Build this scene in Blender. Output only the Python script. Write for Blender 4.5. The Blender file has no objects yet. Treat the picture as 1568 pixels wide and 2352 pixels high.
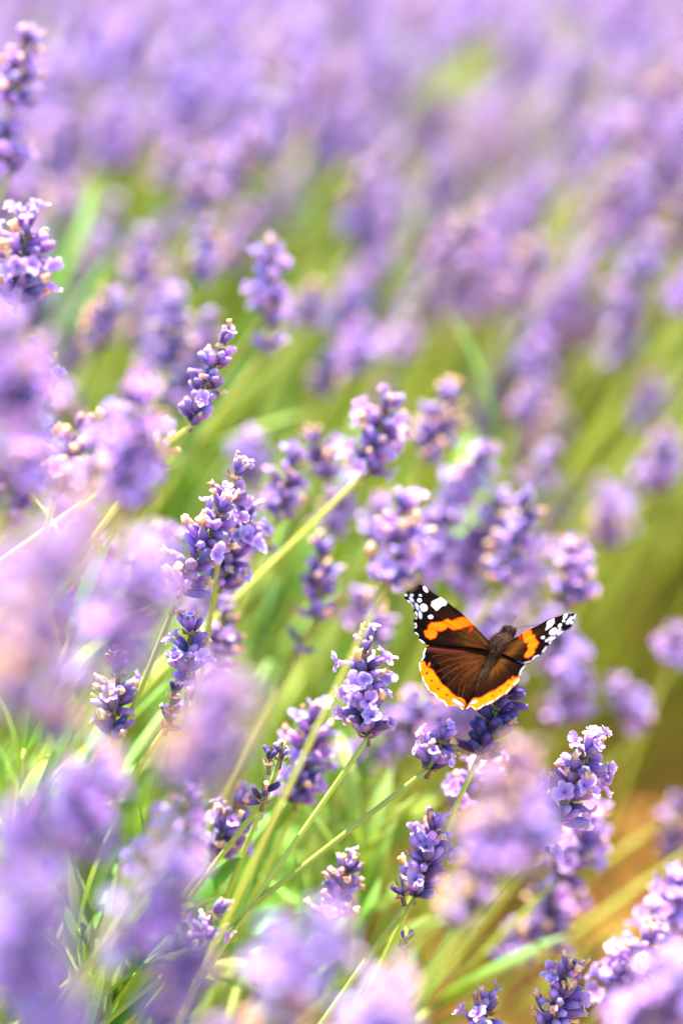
import bpy, math, random
import numpy as np
from mathutils import Vector, Matrix, noise

random.seed(7)
SC = bpy.context.scene
COL = SC.collection
R = math.radians

# ------------------------------------------------------------------ camera
PITCH = R(30.0)
CAM = Vector((0.0, 0.0, 0.75))
FWD = Vector((0, math.cos(PITCH), -math.sin(PITCH)))
RGT = Vector((1, 0, 0))
UPV = Vector((0, math.sin(PITCH), math.cos(PITCH)))
FOCUS = 0.718
LENS, FSTOP = 85.0, 2.6
W1 = 24.0 / LENS                      # frame width at unit depth
cd = bpy.data.cameras.new('camera')
cam = bpy.data.objects.new('camera', cd)
COL.objects.link(cam)
cam.location = CAM
cam.rotation_euler = (math.pi / 2 - PITCH, 0, 0)
cd.sensor_fit = 'VERTICAL'
cd.sensor_height = 36.0
cd.sensor_width = 24.0
cd.lens = LENS
cd.clip_start = 0.02
cd.clip_end = 200.0
cd.dof.use_dof = True
cd.dof.focus_distance = FOCUS
cd.dof.aperture_fstop = FSTOP
SC.camera = cam

# ------------------------------------------------------------------ sky, sun, exposure
SUN_EL, SUN_AZ = R(63), R(-14)        # azimuth measured from +y towards +x (the sun stands to the left)
world = bpy.data.worlds.new('World')
SC.world = world
world.use_nodes = True
wn = world.node_tree.nodes
sky = wn.new('ShaderNodeTexSky')
sky.sky_type = 'NISHITA'
sky.sun_disc = False
sky.sun_elevation = SUN_EL
sky.sun_rotation = SUN_AZ
world.node_tree.links.new(sky.outputs[0], wn['Background'].inputs[0])
wn['Background'].inputs[1].default_value = 0.15
sl = bpy.data.lights.new('sun', 'SUN')
sl.energy = 5.0
sl.angle = R(0.55)
sl.color = (1.0, 0.93, 0.84)
so = bpy.data.objects.new('sun', sl)
COL.objects.link(so)
sdir = Vector((math.sin(SUN_AZ) * math.cos(SUN_EL), math.cos(SUN_AZ) * math.cos(SUN_EL), math.sin(SUN_EL)))
so.rotation_euler = sdir.to_track_quat('Z', 'Y').to_euler()
so.location = sdir * 5
SC.view_settings.view_transform = 'Standard'
SC.view_settings.look = 'None'
SC.view_settings.exposure = 2.05
SC.view_settings.gamma = 1.0
SC.render.engine = 'CYCLES'
SC.cycles.use_denoising = True
SC.cycles.max_bounces = 5
SC.cycles.diffuse_bounces = 3
SC.cycles.use_adaptive_sampling = True
SC.cycles.adaptive_threshold = 0.02
SC.cycles.transmission_bounces = 4
SC.cycles.glossy_bounces = 2

# ------------------------------------------------------------------ pixel helpers (1568 x 2352 grid)
def px(X, Y, d):
    X, Y, d = float(X), float(Y), float(d)
    u = (X - 784) / 1568 * W1
    v = (1176 - Y) / 1568 * W1
    return CAM + d * (FWD + u * RGT + v * UPV)

def ray(X, Y):
    return (px(X, Y, 1.0) - CAM)

def proj(P):
    r = P - CAM
    d = r.dot(FWD)
    return 784 + r.dot(RGT) / d / W1 * 1568, 1176 - r.dot(UPV) / d / W1 * 1568, d

KBLUR = (LENS / FSTOP / 1000) / (W1 * FOCUS) * 1568
def depth_of(c):                      # distance of a thing whose blur disc is c pixels wide (+ behind, - before)
    return FOCUS / (1 - c / KBLUR)

# ------------------------------------------------------------------ materials
def new_mat(name):
    m = bpy.data.materials.new(name)
    m.use_nodes = True
    nt = m.node_tree
    nt.nodes.clear()
    out = nt.nodes.new('ShaderNodeOutputMaterial')
    return m, nt, out

def ramp(nt, stops):
    r = nt.nodes.new('ShaderNodeValToRGB')
    el = r.color_ramp.elements
    while len(el) < len(stops):
        el.new(0.5)
    for e, (p, c) in zip(el, stops):
        e.position = p
        e.color = (*c, 1)
    return r

def plant_mat(name, stops, transl=0.35, rough=0.65, var=0.5, noise_scale=900, noise_amt=0.25, sheen=0.0,
              hue=0.03, val=(0.75, 1.25), bump=0.15, noise_det=2):
    """colour along the piece ('tone'), a shift for each piece ('var' or the object's own random number), fine noise"""
    m, nt, out = new_mat(name)
    N, L = nt.nodes, nt.links
    tone = N.new('ShaderNodeAttribute'); tone.attribute_name = 'tone'
    vat = N.new('ShaderNodeAttribute'); vat.attribute_name = 'var'
    oi = N.new('ShaderNodeObjectInfo')
    add = N.new('ShaderNodeMath'); add.operation = 'ADD'
    L.new(vat.outputs['Fac'], add.inputs[0]); L.new(oi.outputs['Random'], add.inputs[1])
    fr = N.new('ShaderNodeMath'); fr.operation = 'FRACT'; L.new(add.outputs[0], fr.inputs[0])
    tc = N.new('ShaderNodeTexCoord')
    nz = N.new('ShaderNodeTexNoise'); nz.inputs['Scale'].default_value = noise_scale
    nz.inputs['Detail'].default_value = noise_det
    L.new(tc.outputs['Object'], nz.inputs['Vector'])
    mul = N.new('ShaderNodeMath'); mul.operation = 'MULTIPLY_ADD'
    L.new(nz.outputs['Fac'], mul.inputs[0]); mul.inputs[1].default_value = noise_amt
    mul.inputs[2].default_value = -noise_amt / 2
    a2 = N.new('ShaderNodeMath'); a2.operation = 'ADD'; a2.use_clamp = True
    L.new(tone.outputs['Fac'], a2.inputs[0]); L.new(mul.outputs[0], a2.inputs[1])
    rp = ramp(nt, stops)
    L.new(a2.outputs[0], rp.inputs[0])
    hs = N.new('ShaderNodeHueSaturation')
    mh = N.new('ShaderNodeMapRange'); mh.inputs[3].default_value = 0.5 - hue; mh.inputs[4].default_value = 0.5 + hue
    L.new(fr.outputs[0], mh.inputs[0]); L.new(mh.outputs[0], hs.inputs['Hue'])
    m7 = N.new('ShaderNodeMath'); m7.operation = 'MULTIPLY'; m7.inputs[1].default_value = 7.31
    L.new(fr.outputs[0], m7.inputs[0])
    f7 = N.new('ShaderNodeMath'); f7.operation = 'FRACT'; L.new(m7.outputs[0], f7.inputs[0])
    mv = N.new('ShaderNodeMapRange'); mv.inputs[3].default_value = val[0]; mv.inputs[4].default_value = val[1]
    L.new(f7.outputs[0], mv.inputs[0]); L.new(mv.outputs[0], hs.inputs['Value'])
    L.new(rp.outputs[0], hs.inputs['Color'])
    p = N.new('ShaderNodeBsdfPrincipled')
    p.inputs['Roughness'].default_value = rough
    p.inputs['Specular IOR Level'].default_value = 0.3 if transl else 0.05
    if sheen:
        p.inputs['Sheen Weight'].default_value = sheen
        p.inputs['Sheen Roughness'].default_value = 0.5
    L.new(hs.outputs[0], p.inputs['Base Color'])
    if bump:
        bp = N.new('ShaderNodeBump'); bp.inputs['Strength'].default_value = bump
        bp.inputs['Distance'].default_value = 0.0003
        L.new(nz.outputs['Fac'], bp.inputs['Height']); L.new(bp.outputs[0], p.inputs['Normal'])
    if transl:
        t = N.new('ShaderNodeBsdfTranslucent')
        L.new(hs.outputs[0], t.inputs['Color'])
        mx = N.new('ShaderNodeMixShader'); mx.inputs[0].default_value = transl
        L.new(p.outputs[0], mx.inputs[1]); L.new(t.outputs[0], mx.inputs[2])
        L.new(mx.outputs[0], out.inputs[0])
    else:
        L.new(p.outputs[0], out.inputs[0])
    return m

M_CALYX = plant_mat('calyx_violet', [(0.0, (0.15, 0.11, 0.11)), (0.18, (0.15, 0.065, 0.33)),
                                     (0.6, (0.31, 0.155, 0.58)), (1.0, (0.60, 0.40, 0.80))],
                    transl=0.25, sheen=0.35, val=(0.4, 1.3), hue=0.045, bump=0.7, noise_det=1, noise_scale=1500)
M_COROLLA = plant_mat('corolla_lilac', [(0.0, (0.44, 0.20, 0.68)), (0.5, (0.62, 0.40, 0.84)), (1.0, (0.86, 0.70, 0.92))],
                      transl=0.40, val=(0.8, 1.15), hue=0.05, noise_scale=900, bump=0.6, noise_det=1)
M_WITHER = plant_mat('withered_corolla', [(0.0, (0.48, 0.20, 0.14)), (0.4, (0.82, 0.44, 0.22)), (1.0, (0.92, 0.70, 0.46))],
                     transl=0.30, val=(0.8, 1.1), hue=0.03, noise_scale=1200, bump=0.5, noise_det=1)
M_BRACT = plant_mat('bract', [(0.0, (0.20, 0.16, 0.08)), (0.5, (0.28, 0.21, 0.13)), (1.0, (0.34, 0.22, 0.18))], transl=0.3, bump=0, noise_det=0)
M_STALK = plant_mat('stalk_green', [(0.0, (0.24, 0.35, 0.02)), (0.5, (0.48, 0.58, 0.06)), (1.0, (0.54, 0.60, 0.15))],
                    transl=0.3, rough=0.55, val=(0.75, 1.2), hue=0.025, noise_scale=220, noise_amt=0.5, bump=0, noise_det=1)
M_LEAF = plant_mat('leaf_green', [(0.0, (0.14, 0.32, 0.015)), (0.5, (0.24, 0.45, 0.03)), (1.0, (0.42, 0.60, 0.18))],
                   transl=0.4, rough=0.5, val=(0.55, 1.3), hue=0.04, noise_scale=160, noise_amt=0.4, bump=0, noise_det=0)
M_STRAW = plant_mat('dry_straw', [(0.0, (0.40, 0.16, 0.02)), (0.5, (0.58, 0.28, 0.04)), (1.0, (0.66, 0.42, 0.14))],
                    transl=0.2, val=(0.6, 1.2), bump=0, noise_det=0)
M_INDIGO_PLUS_SHADE = plant_mat('calyx_indigo_plus_shade', [(0.0, (0.035, 0.025, 0.03)), (0.2, (0.03, 0.014, 0.09)), (0.65, (0.06, 0.03, 0.20)), (1.0, (0.14, 0.085, 0.36))],
                     transl=0.2, sheen=0.25, val=(0.5, 1.25), hue=0.03, bump=0.7, noise_det=1, noise_scale=1500)  # dark bud pigment, plus the butterfly's shade on its perch painted in
PIECE_MATS = [M_CALYX, M_COROLLA, M_WITHER, M_BRACT, M_STALK]
CALYX, COROLLA, WITHER, BRACT, STALK = range(5)

# ------------------------------------------------------------------ mesh pieces: (verts Nx3, faces, tone N, material index)
class Geo:
    def __init__(self):
        self.v, self.f, self.t, self.r, self.m = [], [], [], [], []
        self.n = 0
    def add(self, piece, M, var=0.0):
        V, F, T, mi = piece
        A = np.array(M)
        P = V @ A[:3, :3].T + A[:3, 3]
        self.v.append(P); self.t.append(T); self.r.append(np.full(len(V), var))
        n = self.n
        self.f.extend([[i + n for i in f] for f in F])
        self.m.extend([mi] * len(F))
        self.n += len(V)
    def mesh(self, name, mats, smooth=True):
        me = bpy.data.meshes.new(name)
        V = np.concatenate(self.v) if self.v else np.zeros((0, 3))
        fill(me, V, self.f, np.concatenate(self.t), np.concatenate(self.r), self.m, mats, smooth)
        return me

def fill(me, V, F, tone, var, mi, mats, smooth=True):
    me.vertices.add(len(V))
    me.vertices.foreach_set('co', np.asarray(V, dtype=np.float32).ravel())
    lt = np.array([len(f) for f in F], dtype=np.int32)
    ls = np.concatenate(([0], np.cumsum(lt)[:-1])).astype(np.int32)
    li = np.fromiter((i for f in F for i in f), dtype=np.int32, count=int(lt.sum()))
    me.loops.add(len(li)); me.loops.foreach_set('vertex_index', li)
    me.polygons.add(len(F))
    me.polygons.foreach_set('loop_start', ls)
    me.polygons.foreach_set('loop_total', lt)
    if mi is not None:
        me.polygons.foreach_set('material_index', np.array(mi, dtype=np.int32))
    for m in mats:
        me.materials.append(m)
    me.update(calc_edges=True)
    me.polygons.foreach_set('use_smooth', np.full(len(F), smooth))
    a = me.attributes.new('tone', 'FLOAT', 'POINT'); a.data.foreach_set('value', np.asarray(tone, dtype=np.float32))
    b = me.attributes.new('var', 'FLOAT', 'POINT'); b.data.foreach_set('value', np.asarray(var, dtype=np.float32))

def single(piece, name, var=0.0):
    V, F, T, mi = piece
    me = bpy.data.meshes.new(name)
    fill(me, V, F, T, np.full(len(V), var), None, [PIECE_MATS[mi]])
    return me

rg = random.Random(11)
MM = 0.001

def calyx_piece(lod):
    """ribbed, swollen tube with toothed rim"""
    seg, rings = ((10, 6) if lod == 0 else (4, 3))
    Ln, Rm = rg.uniform(5.2, 6.6) * MM, rg.uniform(1.12, 1.42) * MM
    bend = rg.uniform(-0.25, 0.25)
    V, T, F = [], [], []
    prof = [(0.0, .42), (.16, .74), (.42, .98), (.68, 1.0), (.88, .86), (1.0, .62)]
    if lod: prof = [(0.0, .4), (.5, 1.0), (1.0, .62)]
    for (h, r) in prof:
        for k in range(seg):
            a = 2 * math.pi * k / seg
            rr = Rm * r * (1 + (0.10 if (k % 2) else -0.07) * (lod == 0)) * rg.uniform(.95, 1.05)
            zz = Ln * h
            if h == 1.0 and lod == 0: zz += Ln * (0.10 if k % 2 else -0.03)
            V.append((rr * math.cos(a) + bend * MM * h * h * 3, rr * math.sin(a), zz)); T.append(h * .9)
    for i in range(len(prof) - 1):
        for k in range(seg):
            k2 = (k + 1) % seg
            F.append((i * seg + k, i * seg + k2, (i + 1) * seg + k2, (i + 1) * seg + k))
    c = len(V)                        # bud filling the mouth
    V.append((bend * MM * 3, 0, Ln * 1.08)); T.append(1.0)
    b = (len(prof) - 1) * seg
    for k in range(seg):
        F.append((b + k, b + (k + 1) % seg, c))
    if lod == 0:                      # down on the ribs
        for _ in range(26):
            a, h = rg.uniform(0, 6.28), rg.uniform(.12, 1.0)
            r = Rm * float(np.interp(h, [q[0] for q in prof], [q[1] for q in prof]))
            o = np.array((math.cos(a), math.sin(a), 0.0))
            p = o * r * .97 + np.array((bend * MM * h * h * 3, 0, Ln * h))
            sd_ = np.array((-math.sin(a), math.cos(a), 0.0)) * .07 * MM
            e = p + (o * rg.uniform(.35, .7) + np.array((0, 0, rg.uniform(0, .6)))) * MM
            i = len(V)
            V += [tuple(p - sd_), tuple(p + sd_), tuple(e)]; T += [h * .9, h * .9, 1.0]
            F.append((i, i + 1, i + 2))
    return (np.array(V), F, np.array(T), CALYX)

def lobe(org, out, up, side, ln, wd, curl, nz, V, T, F, n=4):
    """one rounded petal lobe as a small grid"""
    s = len(V)
    for i in range(n):
        t = i / (n - 1)
        w = wd * (0.35 + 0.95 * math.sin(math.pi * (0.15 + 0.66 * t)) - .25 * (t > .99))
        for j in range(n):
            q = j / (n - 1) * 2 - 1
            p = org + out * (ln * (t - 0.10 * t * q * q)) + side * (w * q * .5)
            p = p + up * (curl * t * t + 0.25 * wd * q * q * (1 - .5 * t) + rg.uniform(-nz, nz) * t)
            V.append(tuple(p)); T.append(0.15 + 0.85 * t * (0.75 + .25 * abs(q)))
    for i in range(n - 1):
        for j in range(n - 1):
            a = s + i * n + j
            F.append((a, a + 1, a + n + 1, a + n))

def corolla_piece(lod):
    V, T, F = [], [], []
    seg = 6 if lod == 0 else 3
    tl = rg.uniform(2.6, 3.6) * MM
    for h, r in ((-.5, .75), (1.0, 1.05)):
        for k in range(seg):
            a = 2 * math.pi * k / seg
            V.append((r * MM * math.cos(a), r * MM * math.sin(a), tl * h)); T.append(.35 + .2 * h)
    for k in range(seg):
        F.append((k, (k + 1) % seg, seg + (k + 1) % seg, seg + k))
    n = 5 if lod == 0 else 2
    for ang, ln, wd, lift in ((70, 4.2, 3.6, .75), (110, 4.2, 3.6, .75), (200, 3.0, 2.6, .15), (270, 3.4, 2.9, .1), (340, 3.0, 2.6, .15)):
        a = R(ang + rg.uniform(-10, 10))
        rad = Vector((math.cos(a), math.sin(a), 0))
        e = lift + rg.uniform(-.25, .3)
        out = (rad * math.cos(e) + Vector((0, 0, 1)) * math.sin(e)).normalized()
        side = Vector((-math.sin(a), math.cos(a), 0))
        up = side.cross(out) * -1
        lobe(rad * 0.8 * MM + Vector((0, 0, tl * .95)), out, up, side, ln * MM * rg.uniform(.85, 1.15), wd * MM * rg.uniform(.85, 1.1),
             rg.uniform(-1.2, 1.2) * MM, .6 * MM, V, T, F, n)
    return (np.array(V), F, np.array(T), COROLLA)

def withered_piece(lod):
    V, T, F = [], [], []
    seg = 7 if lod == 0 else 4
    ln = rg.uniform(2.6, 4.2) * MM
    kx, ky = rg.uniform(-1.2, 1.2) * MM, rg.uniform(-1.2, 1.2) * MM
    prof = [(-.35, .55), (.15, .75), (.5, .85), (.8, 1.35), (1.0, 1.1)]
    if lod: prof = [(-.3, .6), (.6, .9), (1.0, 1.2)]
    for h, r in prof:
        for k in range(seg):
            a = 2 * math.pi * k / seg
            rr = r * MM * rg.uniform(.4, 1.5)
            V.append((rr * math.cos(a) + kx * h * h, rr * math.sin(a) + ky * h * h, ln * h + rg.uniform(-.8, .8) * MM * (h > .4)))
            T.append(min(1, max(0, h + rg.uniform(-.2, .2))))
    for i in range(len(prof) - 1):
        for k in range(seg):
            k2 = (k + 1) % seg
            F.append((i * seg + k, i * seg + k2, (i + 1) * seg + k2, (i + 1) * seg + k))
    b = (len(prof) - 1) * seg
    c = len(V); V.append((kx, ky, ln * .82)); T.append(.2)
    for k in range(seg):
        F.append((b + k, b + (k + 1) % seg, c))
    return (np.array(V), F, np.array(T), WITHER)

def bract_piece(n=5):
    """axis piece with a ring of small pointed bracts"""
    V, T, F = [], [], []
    for z, r in ((-4, .75), (4.5, .7)):
        for k in range(6):
            a = k * math.pi / 3
            V.append((r * MM * math.cos(a), r * MM * math.sin(a), z * MM)); T.append(.1)
    for k in range(6):
        F.append((k, (k + 1) % 6, 6 + (k + 1) % 6, 6 + k))
    for k in range(n):
        a = 2 * math.pi * (k + rg.uniform(-.2, .2)) / n
        o, s = np.array((math.cos(a), math.sin(a), 0)), np.array((-math.sin(a), math.cos(a), 0))
        ln = rg.uniform(2.6, 4.0) * MM
        i = len(V)
        for q, w, z in ((.5 * MM, .9 * MM, -1.2 * MM), (ln * .55, 1.5 * MM, -.9 * MM), (ln, .12 * MM, .6 * MM)):
            V.append(tuple(o * q - s * w / 1 + np.array((0, 0, z)))); V.append(tuple(o * q + s * w / 1 + np.array((0, 0, z))))
            T += [q / ln] * 2
        F += [(i, i + 1, i + 3, i + 2), (i + 2, i + 3, i + 5, i + 4)]
    return (np.array(V), F, np.array(T), BRACT)

PC = {l: {CALYX: [calyx_piece(l) for _ in range(6)], COROLLA: [corolla_piece(l) for _ in range(6)],
          WITHER: [withered_piece(l) for _ in range(6)]} for l in (0, 1)}
BR = [bract_piece() for _ in range(4)]
NAMES = {CALYX: 'calyx', COROLLA: 'corolla', WITHER: 'withered_floret'}
PMESH = {k: [single(p, NAMES[k]) for p in PC[0][k]] for k in NAMES}
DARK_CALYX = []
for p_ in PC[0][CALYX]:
    me_ = bpy.data.meshes.new('calyx'); fill(me_, p_[0], p_[1], p_[2], np.zeros(len(p_[0])), None, [M_INDIGO_PLUS_SHADE]); DARK_CALYX.append(me_)
BRMESH = [single(p, 'whorl') for p in BR]

# chance of an open corolla / withered corolla at a calyx mouth
STYLES = {'violet': (.07, .15, .96), 'bloom': (.44, .19, 1.02), 'faded': (.12, .50, 1.0), 'mixed': (.22, .30, 1.0), 'bud': (.02, .06, .9), 'pale': (.66, .20, 1.0)}

def rot_to(az, el):
    """rotation whose Z leans 'el' from the axis towards azimuth az"""
    return Matrix.Rotation(az, 4, 'Z') @ Matrix.Rotation(el, 4, 'Y')

def whorl_items(rnd, style, top=False, n=None, wid=1.0):
    """list of (kind, variant, matrix) round the head's Z axis"""
    pc, pw, sc = STYLES[style]
    n = n or rnd.randint(10, 13)
    if top: n = max(5, n - 3)
    out = []
    for i in range(n):
        az = 2 * math.pi * i / n + rnd.uniform(-.3, .3)
        el = R(rnd.uniform(12, 45)) if top else R(rnd.choice((rnd.uniform(38, 62), rnd.uniform(55, 88))))
        s = sc * wid * rnd.uniform(.85, 1.18) * (.88 if top else 1)
        z0 = rnd.uniform(-2.2, 2.4) * MM * (.5 if top else 1)
        base = Matrix.Translation((0, 0, z0)) @ rot_to(az, el) @ Matrix.Translation((0, 0, .9 * MM)) @ Matrix.Rotation(rnd.uniform(0, 6.28), 4, 'Z')
        M = base @ Matrix.Diagonal((s * rnd.uniform(.92, 1.12), s * rnd.uniform(.92, 1.12), s, 1))
        out.append((CALYX, rnd.randrange(6), M))
        x = rnd.random()
        tip = base @ Matrix.Translation((0, 0, 5.6 * MM * s)) @ Matrix.Rotation(rnd.uniform(-.4, .4), 4, 'X')
        q = wid * rnd.uniform(.62, .92) * (.85 if top else 1)
        if x < pc:
            # upper lip points up along the head
            up = tip @ Matrix.Rotation(rnd.uniform(0, 6.28), 4, 'Z') @ Matrix.Scale(q, 4)
            out.append((COROLLA, rnd.randrange(6), up))
        elif x < pc + pw:
            out.append((WITHER, rnd.randrange(6), tip @ Matrix.Scale(q * rnd.uniform(1.0, 1.4), 4)))
    return out

def joined_whorl(rnd, style, top, lod, name):
    g = Geo()
    for k, v, M in whorl_items(rnd, style, top):
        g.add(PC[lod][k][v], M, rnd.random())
    g.add(BR[rnd.randrange(4)], Matrix.Identity(4), rnd.random())
    return g

rw = random.Random(5)
LIB = {}
for st in STYLES:
    LIB[st, False] = [joined_whorl(rw, st, False, 0, 'w').mesh('whorl', PIECE_MATS) for _ in range(6)]
    LIB[st, True] = [joined_whorl(rw, st, True, 0, 'w').mesh('whorl', PIECE_MATS) for _ in range(4)]

# ------------------------------------------------------------------ object helpers
def obj(name, me, parent=None, M=None):
    o = bpy.data.objects.new(name, me)
    COL.objects.link(o)
    if parent: o.parent = parent
    if M is not None: o.matrix_basis = M
    return o

def thing(name, label, cat, loc, group=None):
    o = bpy.data.objects.new(name, None)
    COL.objects.link(o)
    o.location = loc
    o.empty_display_size = .01
    o['label'] = label; o['category'] = cat
    if group: o['group'] = group
    return o

def tube(pts, radii, seg=8, square=.0, t0=0., t1=1.):
    """swept tube; returns V, F, tone"""
    V, F, T = [], [], []
    n = len(pts)
    ref = Vector((0.31, 0.9, 0.2)).normalized()
    for i in range(n):
        d = (pts[min(i + 1, n - 1)] - pts[max(i - 1, 0)]).normalized()
        a = d.cross(ref).normalized(); b = d.cross(a)
        for k in range(seg):
            th = 2 * math.pi * k / seg
            c, s = math.cos(th), math.sin(th)
            r = radii[i] * (1 + square * (abs(math.cos(2 * th)) - .5))
            V.append(tuple(pts[i] + a * (c * r) + b * (s * r)))
            T.append(t0 + (t1 - t0) * i / (n - 1))
    for i in range(n - 1):
        for k in range(seg):
            k2 = (k + 1) % seg
            F.append((i * seg + k, i * seg + k2, (i + 1) * seg + k2, (i + 1) * seg + k))
    c0 = len(V); V.append(tuple(pts[0])); V.append(tuple(pts[-1])); T += [t0, t1]
    for k in range(seg):
        F.append(((k + 1) % seg, k, c0)); F.append(((n - 1) * seg + k, (n - 1) * seg + (k + 1) % seg, c0 + 1))
    return V, F, T

def bez(P0, P1, P2, n):
    return [P0 * (1 - t) ** 2 + P1 * (2 * t * (1 - t)) + P2 * t * t for t in [i / (n - 1) for i in range(n)]]

def stalk_path(B, dn, n=12):
    """from the ground up to B, arriving along -dn"""
    dn = dn.normalized()
    if dn.z > -.3: dn = Vector((dn.x, dn.y, -.3)).normalized()
    l1 = B.z * .62 / -dn.z
    P1 = B + dn * l1
    P0 = Vector((P1.x + dn.x * l1 * .22, P1.y + dn.y * l1 * .22, 0.0))
    return bez(P0, P1, B, n)

def frame(org, z, roll):
    q = z.to_track_quat('Z', 'Y').to_matrix().to_4x4()
    return Matrix.Translation(org) @ q @ Matrix.Rotation(roll, 4, 'Z')

def sprig(B, T, dn, style, label, group=None, detail=True, wid=1.0, lower=None, seed=0, nwh=None, rad=1.0, name='lavender_sprig', n_per=None, head=True):
    """one flowering stem: stalk and whorls (each a ring of calyces with florets)"""
    rnd = random.Random(seed)
    path = stalk_path(B, dn)
    root = path[0].copy()
    t = thing(name, label, 'lavender', root, group)
    ax = (T - B)
    L = ax.length
    ax.normalize()
    # stalk, through the head
    pts = [p - root for p in path]
    if head:
        pts += [B + ax * (L * .5) - root, B + ax * (L * .86) - root]
    m = len(pts)
    V, F, TN = tube(pts, [rad * MM * (1.15 - .35 * i / (m - 1)) for i in range(m)], 8, .22)
    me = bpy.data.meshes.new('stalk')
    fill(me, V, F, TN, np.zeros(len(V)), None, [M_STALK])
    obj('stalk', me, t)
    if not head: return t
    n = nwh or max(1, min(9, int(round(L * .8 / (.0056 if detail else .0050))) + 1))
    zs = [L * (.07 + .80 * i / max(1, n - 1)) if n > 1 else L * .35 for i in range(n)]
    if lower: zs = [-z for z in lower] + zs
    Fm = frame(B - root, ax, rnd.uniform(0, 6.28))
    for i, z in enumerate(zs):
        top = (i == len(zs) - 1)
        lowm = bool(lower) and i < len(lower)
        wobble = Matrix.Rotation(rnd.uniform(-.12, .12), 4, 'X') @ Matrix.Rotation(rnd.uniform(-.12, .12), 4, 'Y')
        k = wid * (.82 if lowm else 1.0) * (1 - .12 * (i / max(1, len(zs) - 1)) ** 2)
        if z < 0:      # on the stalk itself
            p = path[-1] + dn.normalized() * (-z) - root
            Mw = frame(p, ax, rnd.uniform(0, 6.28))
        else:
            Mw = Fm @ Matrix.Translation((0, 0, z)) @ wobble @ Matrix.Rotation(rnd.uniform(0, 6.28), 4, 'Z')
        if detail:
            w = obj('whorl', BRMESH[rnd.randrange(4)], t, Mw)
            for kd, v, M in whorl_items(rnd, style, top, n=(rnd.randint(3, 5) if lowm else n_per), wid=k):
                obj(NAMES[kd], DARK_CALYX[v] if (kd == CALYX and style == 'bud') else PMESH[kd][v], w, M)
        else:
            obj('whorl', rnd.choice(LIB[style, top]), t, Mw @ Matrix.Scale(k * rnd.uniform(.92, 1.1), 4))
    return t

# =================================================================== the setting
def free_path(x, y):
    """>0 on the bare strip beside the bush (metres from its edge)"""
    w = .02 * noise.noise(Vector((x * 5, y * 5, 3.1)))
    edge = .040 + .060 * max(0., min(1., (y - .45) / .55)) + w
    far = 1.10 - .25 * (x - .15) + w
    return min(x - edge, far - y)

def ground():
    n = 140
    xs = np.concatenate((-np.geomspace(60, 1.2, 30), np.linspace(-1.15, 1.6, n), np.geomspace(1.65, 60, 30)))
    ys = np.concatenate((-np.geomspace(30, .6, 20), np.linspace(-.5, 2.4, n), np.geomspace(2.45, 90, 30)))
    V = []
    for y in ys:
        for x in xs:
            z = 0.0
            if abs(x) < 3 and abs(y) < 4:
                z = .012 * noise.noise(Vector((x * 6, y * 6, 0))) + .006 * noise.noise(Vector((x * 25, y * 25, 5)))
            V.append((x, y, z - .012))
    nx = len(xs)
    F = [(j * nx + i, j * nx + i + 1, (j + 1) * nx + i + 1, (j + 1) * nx + i) for j in range(len(ys) - 1) for i in range(nx - 1)]
    me = bpy.data.meshes.new('ground')
    m, nt, out = new_mat('dry_soil')
    N, L = nt.nodes, nt.links
    tc = N.new('ShaderNodeTexCoord')
    n1 = N.new('ShaderNodeTexNoise'); n1.inputs['Scale'].default_value = 14; n1.inputs['Detail'].default_value = 8
    L.new(tc.outputs['Object'], n1.inputs['Vector'])
    rp = ramp(nt, [(.3, (.13, .05, .01)), (.43, (.32, .13, .02)), (.57, (.50, .22, .03)), (.8, (.54, .31, .10))])
    L.new(n1.outputs['Fac'], rp.inputs[0])
    p = N.new('ShaderNodeBsdfPrincipled'); p.inputs['Roughness'].default_value = .9
    n2 = N.new('ShaderNodeTexNoise'); n2.inputs['Scale'].default_value = 160; n2.inputs['Detail'].default_value = 5
    L.new(tc.outputs['Object'], n2.inputs['Vector'])
    bp = N.new('ShaderNodeBump'); bp.inputs['Strength'].default_value = .7; bp.inputs['Distance'].default_value = .004
    L.new(n2.outputs['Fac'], bp.inputs['Height']); L.new(bp.outputs[0], p.inputs['Normal'])
    L.new(rp.outputs[0], p.inputs['Base Color']); L.new(p.outputs[0], out.inputs[0])
    fill(me, V, F, np.zeros(len(V)), np.zeros(len(V)), None, [m])
    o = obj('ground', me)
    o['kind'] = 'structure'
    o['label'] = 'dry ochre brown soil of the strip beside the lavender'
    return o
ground()

# leaf: folded narrow blade along +Z, unit length 1
def leaf_piece(wd=.085, bend=.25, n=6):
    V, T, F = [], [], []
    for i in range(n):
        t = i / (n - 1)
        w = wd * (math.sin(math.pi * min(1, .12 + .86 * t)) ** .7) * (1 if i < n - 1 else .25)
        x = bend * t * t
        for q in (-1, 0, 1):
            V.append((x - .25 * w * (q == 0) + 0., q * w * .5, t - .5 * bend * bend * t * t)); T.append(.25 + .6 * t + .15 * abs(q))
    for i in range(n - 1):
        for j in range(2):
            a = i * 3 + j
            F.append((a, a + 1, a + 4, a + 3))
    return (np.array(V), F, np.array(T), 0)
LEAVES = [leaf_piece(rg.uniform(.07, .11), rg.uniform(-.1, .35)) for _ in range(6)]
LEAVES_LO = [leaf_piece(rg.uniform(.08, .12), rg.uniform(-.1, .35), 4) for _ in range(5)]
LEAF_ME = []
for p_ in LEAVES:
    me_ = bpy.data.meshes.new('leaf'); fill(me_, p_[0], p_[1], p_[2], np.zeros(len(p_[0])), None, [M_LEAF]); LEAF_ME.append(me_)

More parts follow.
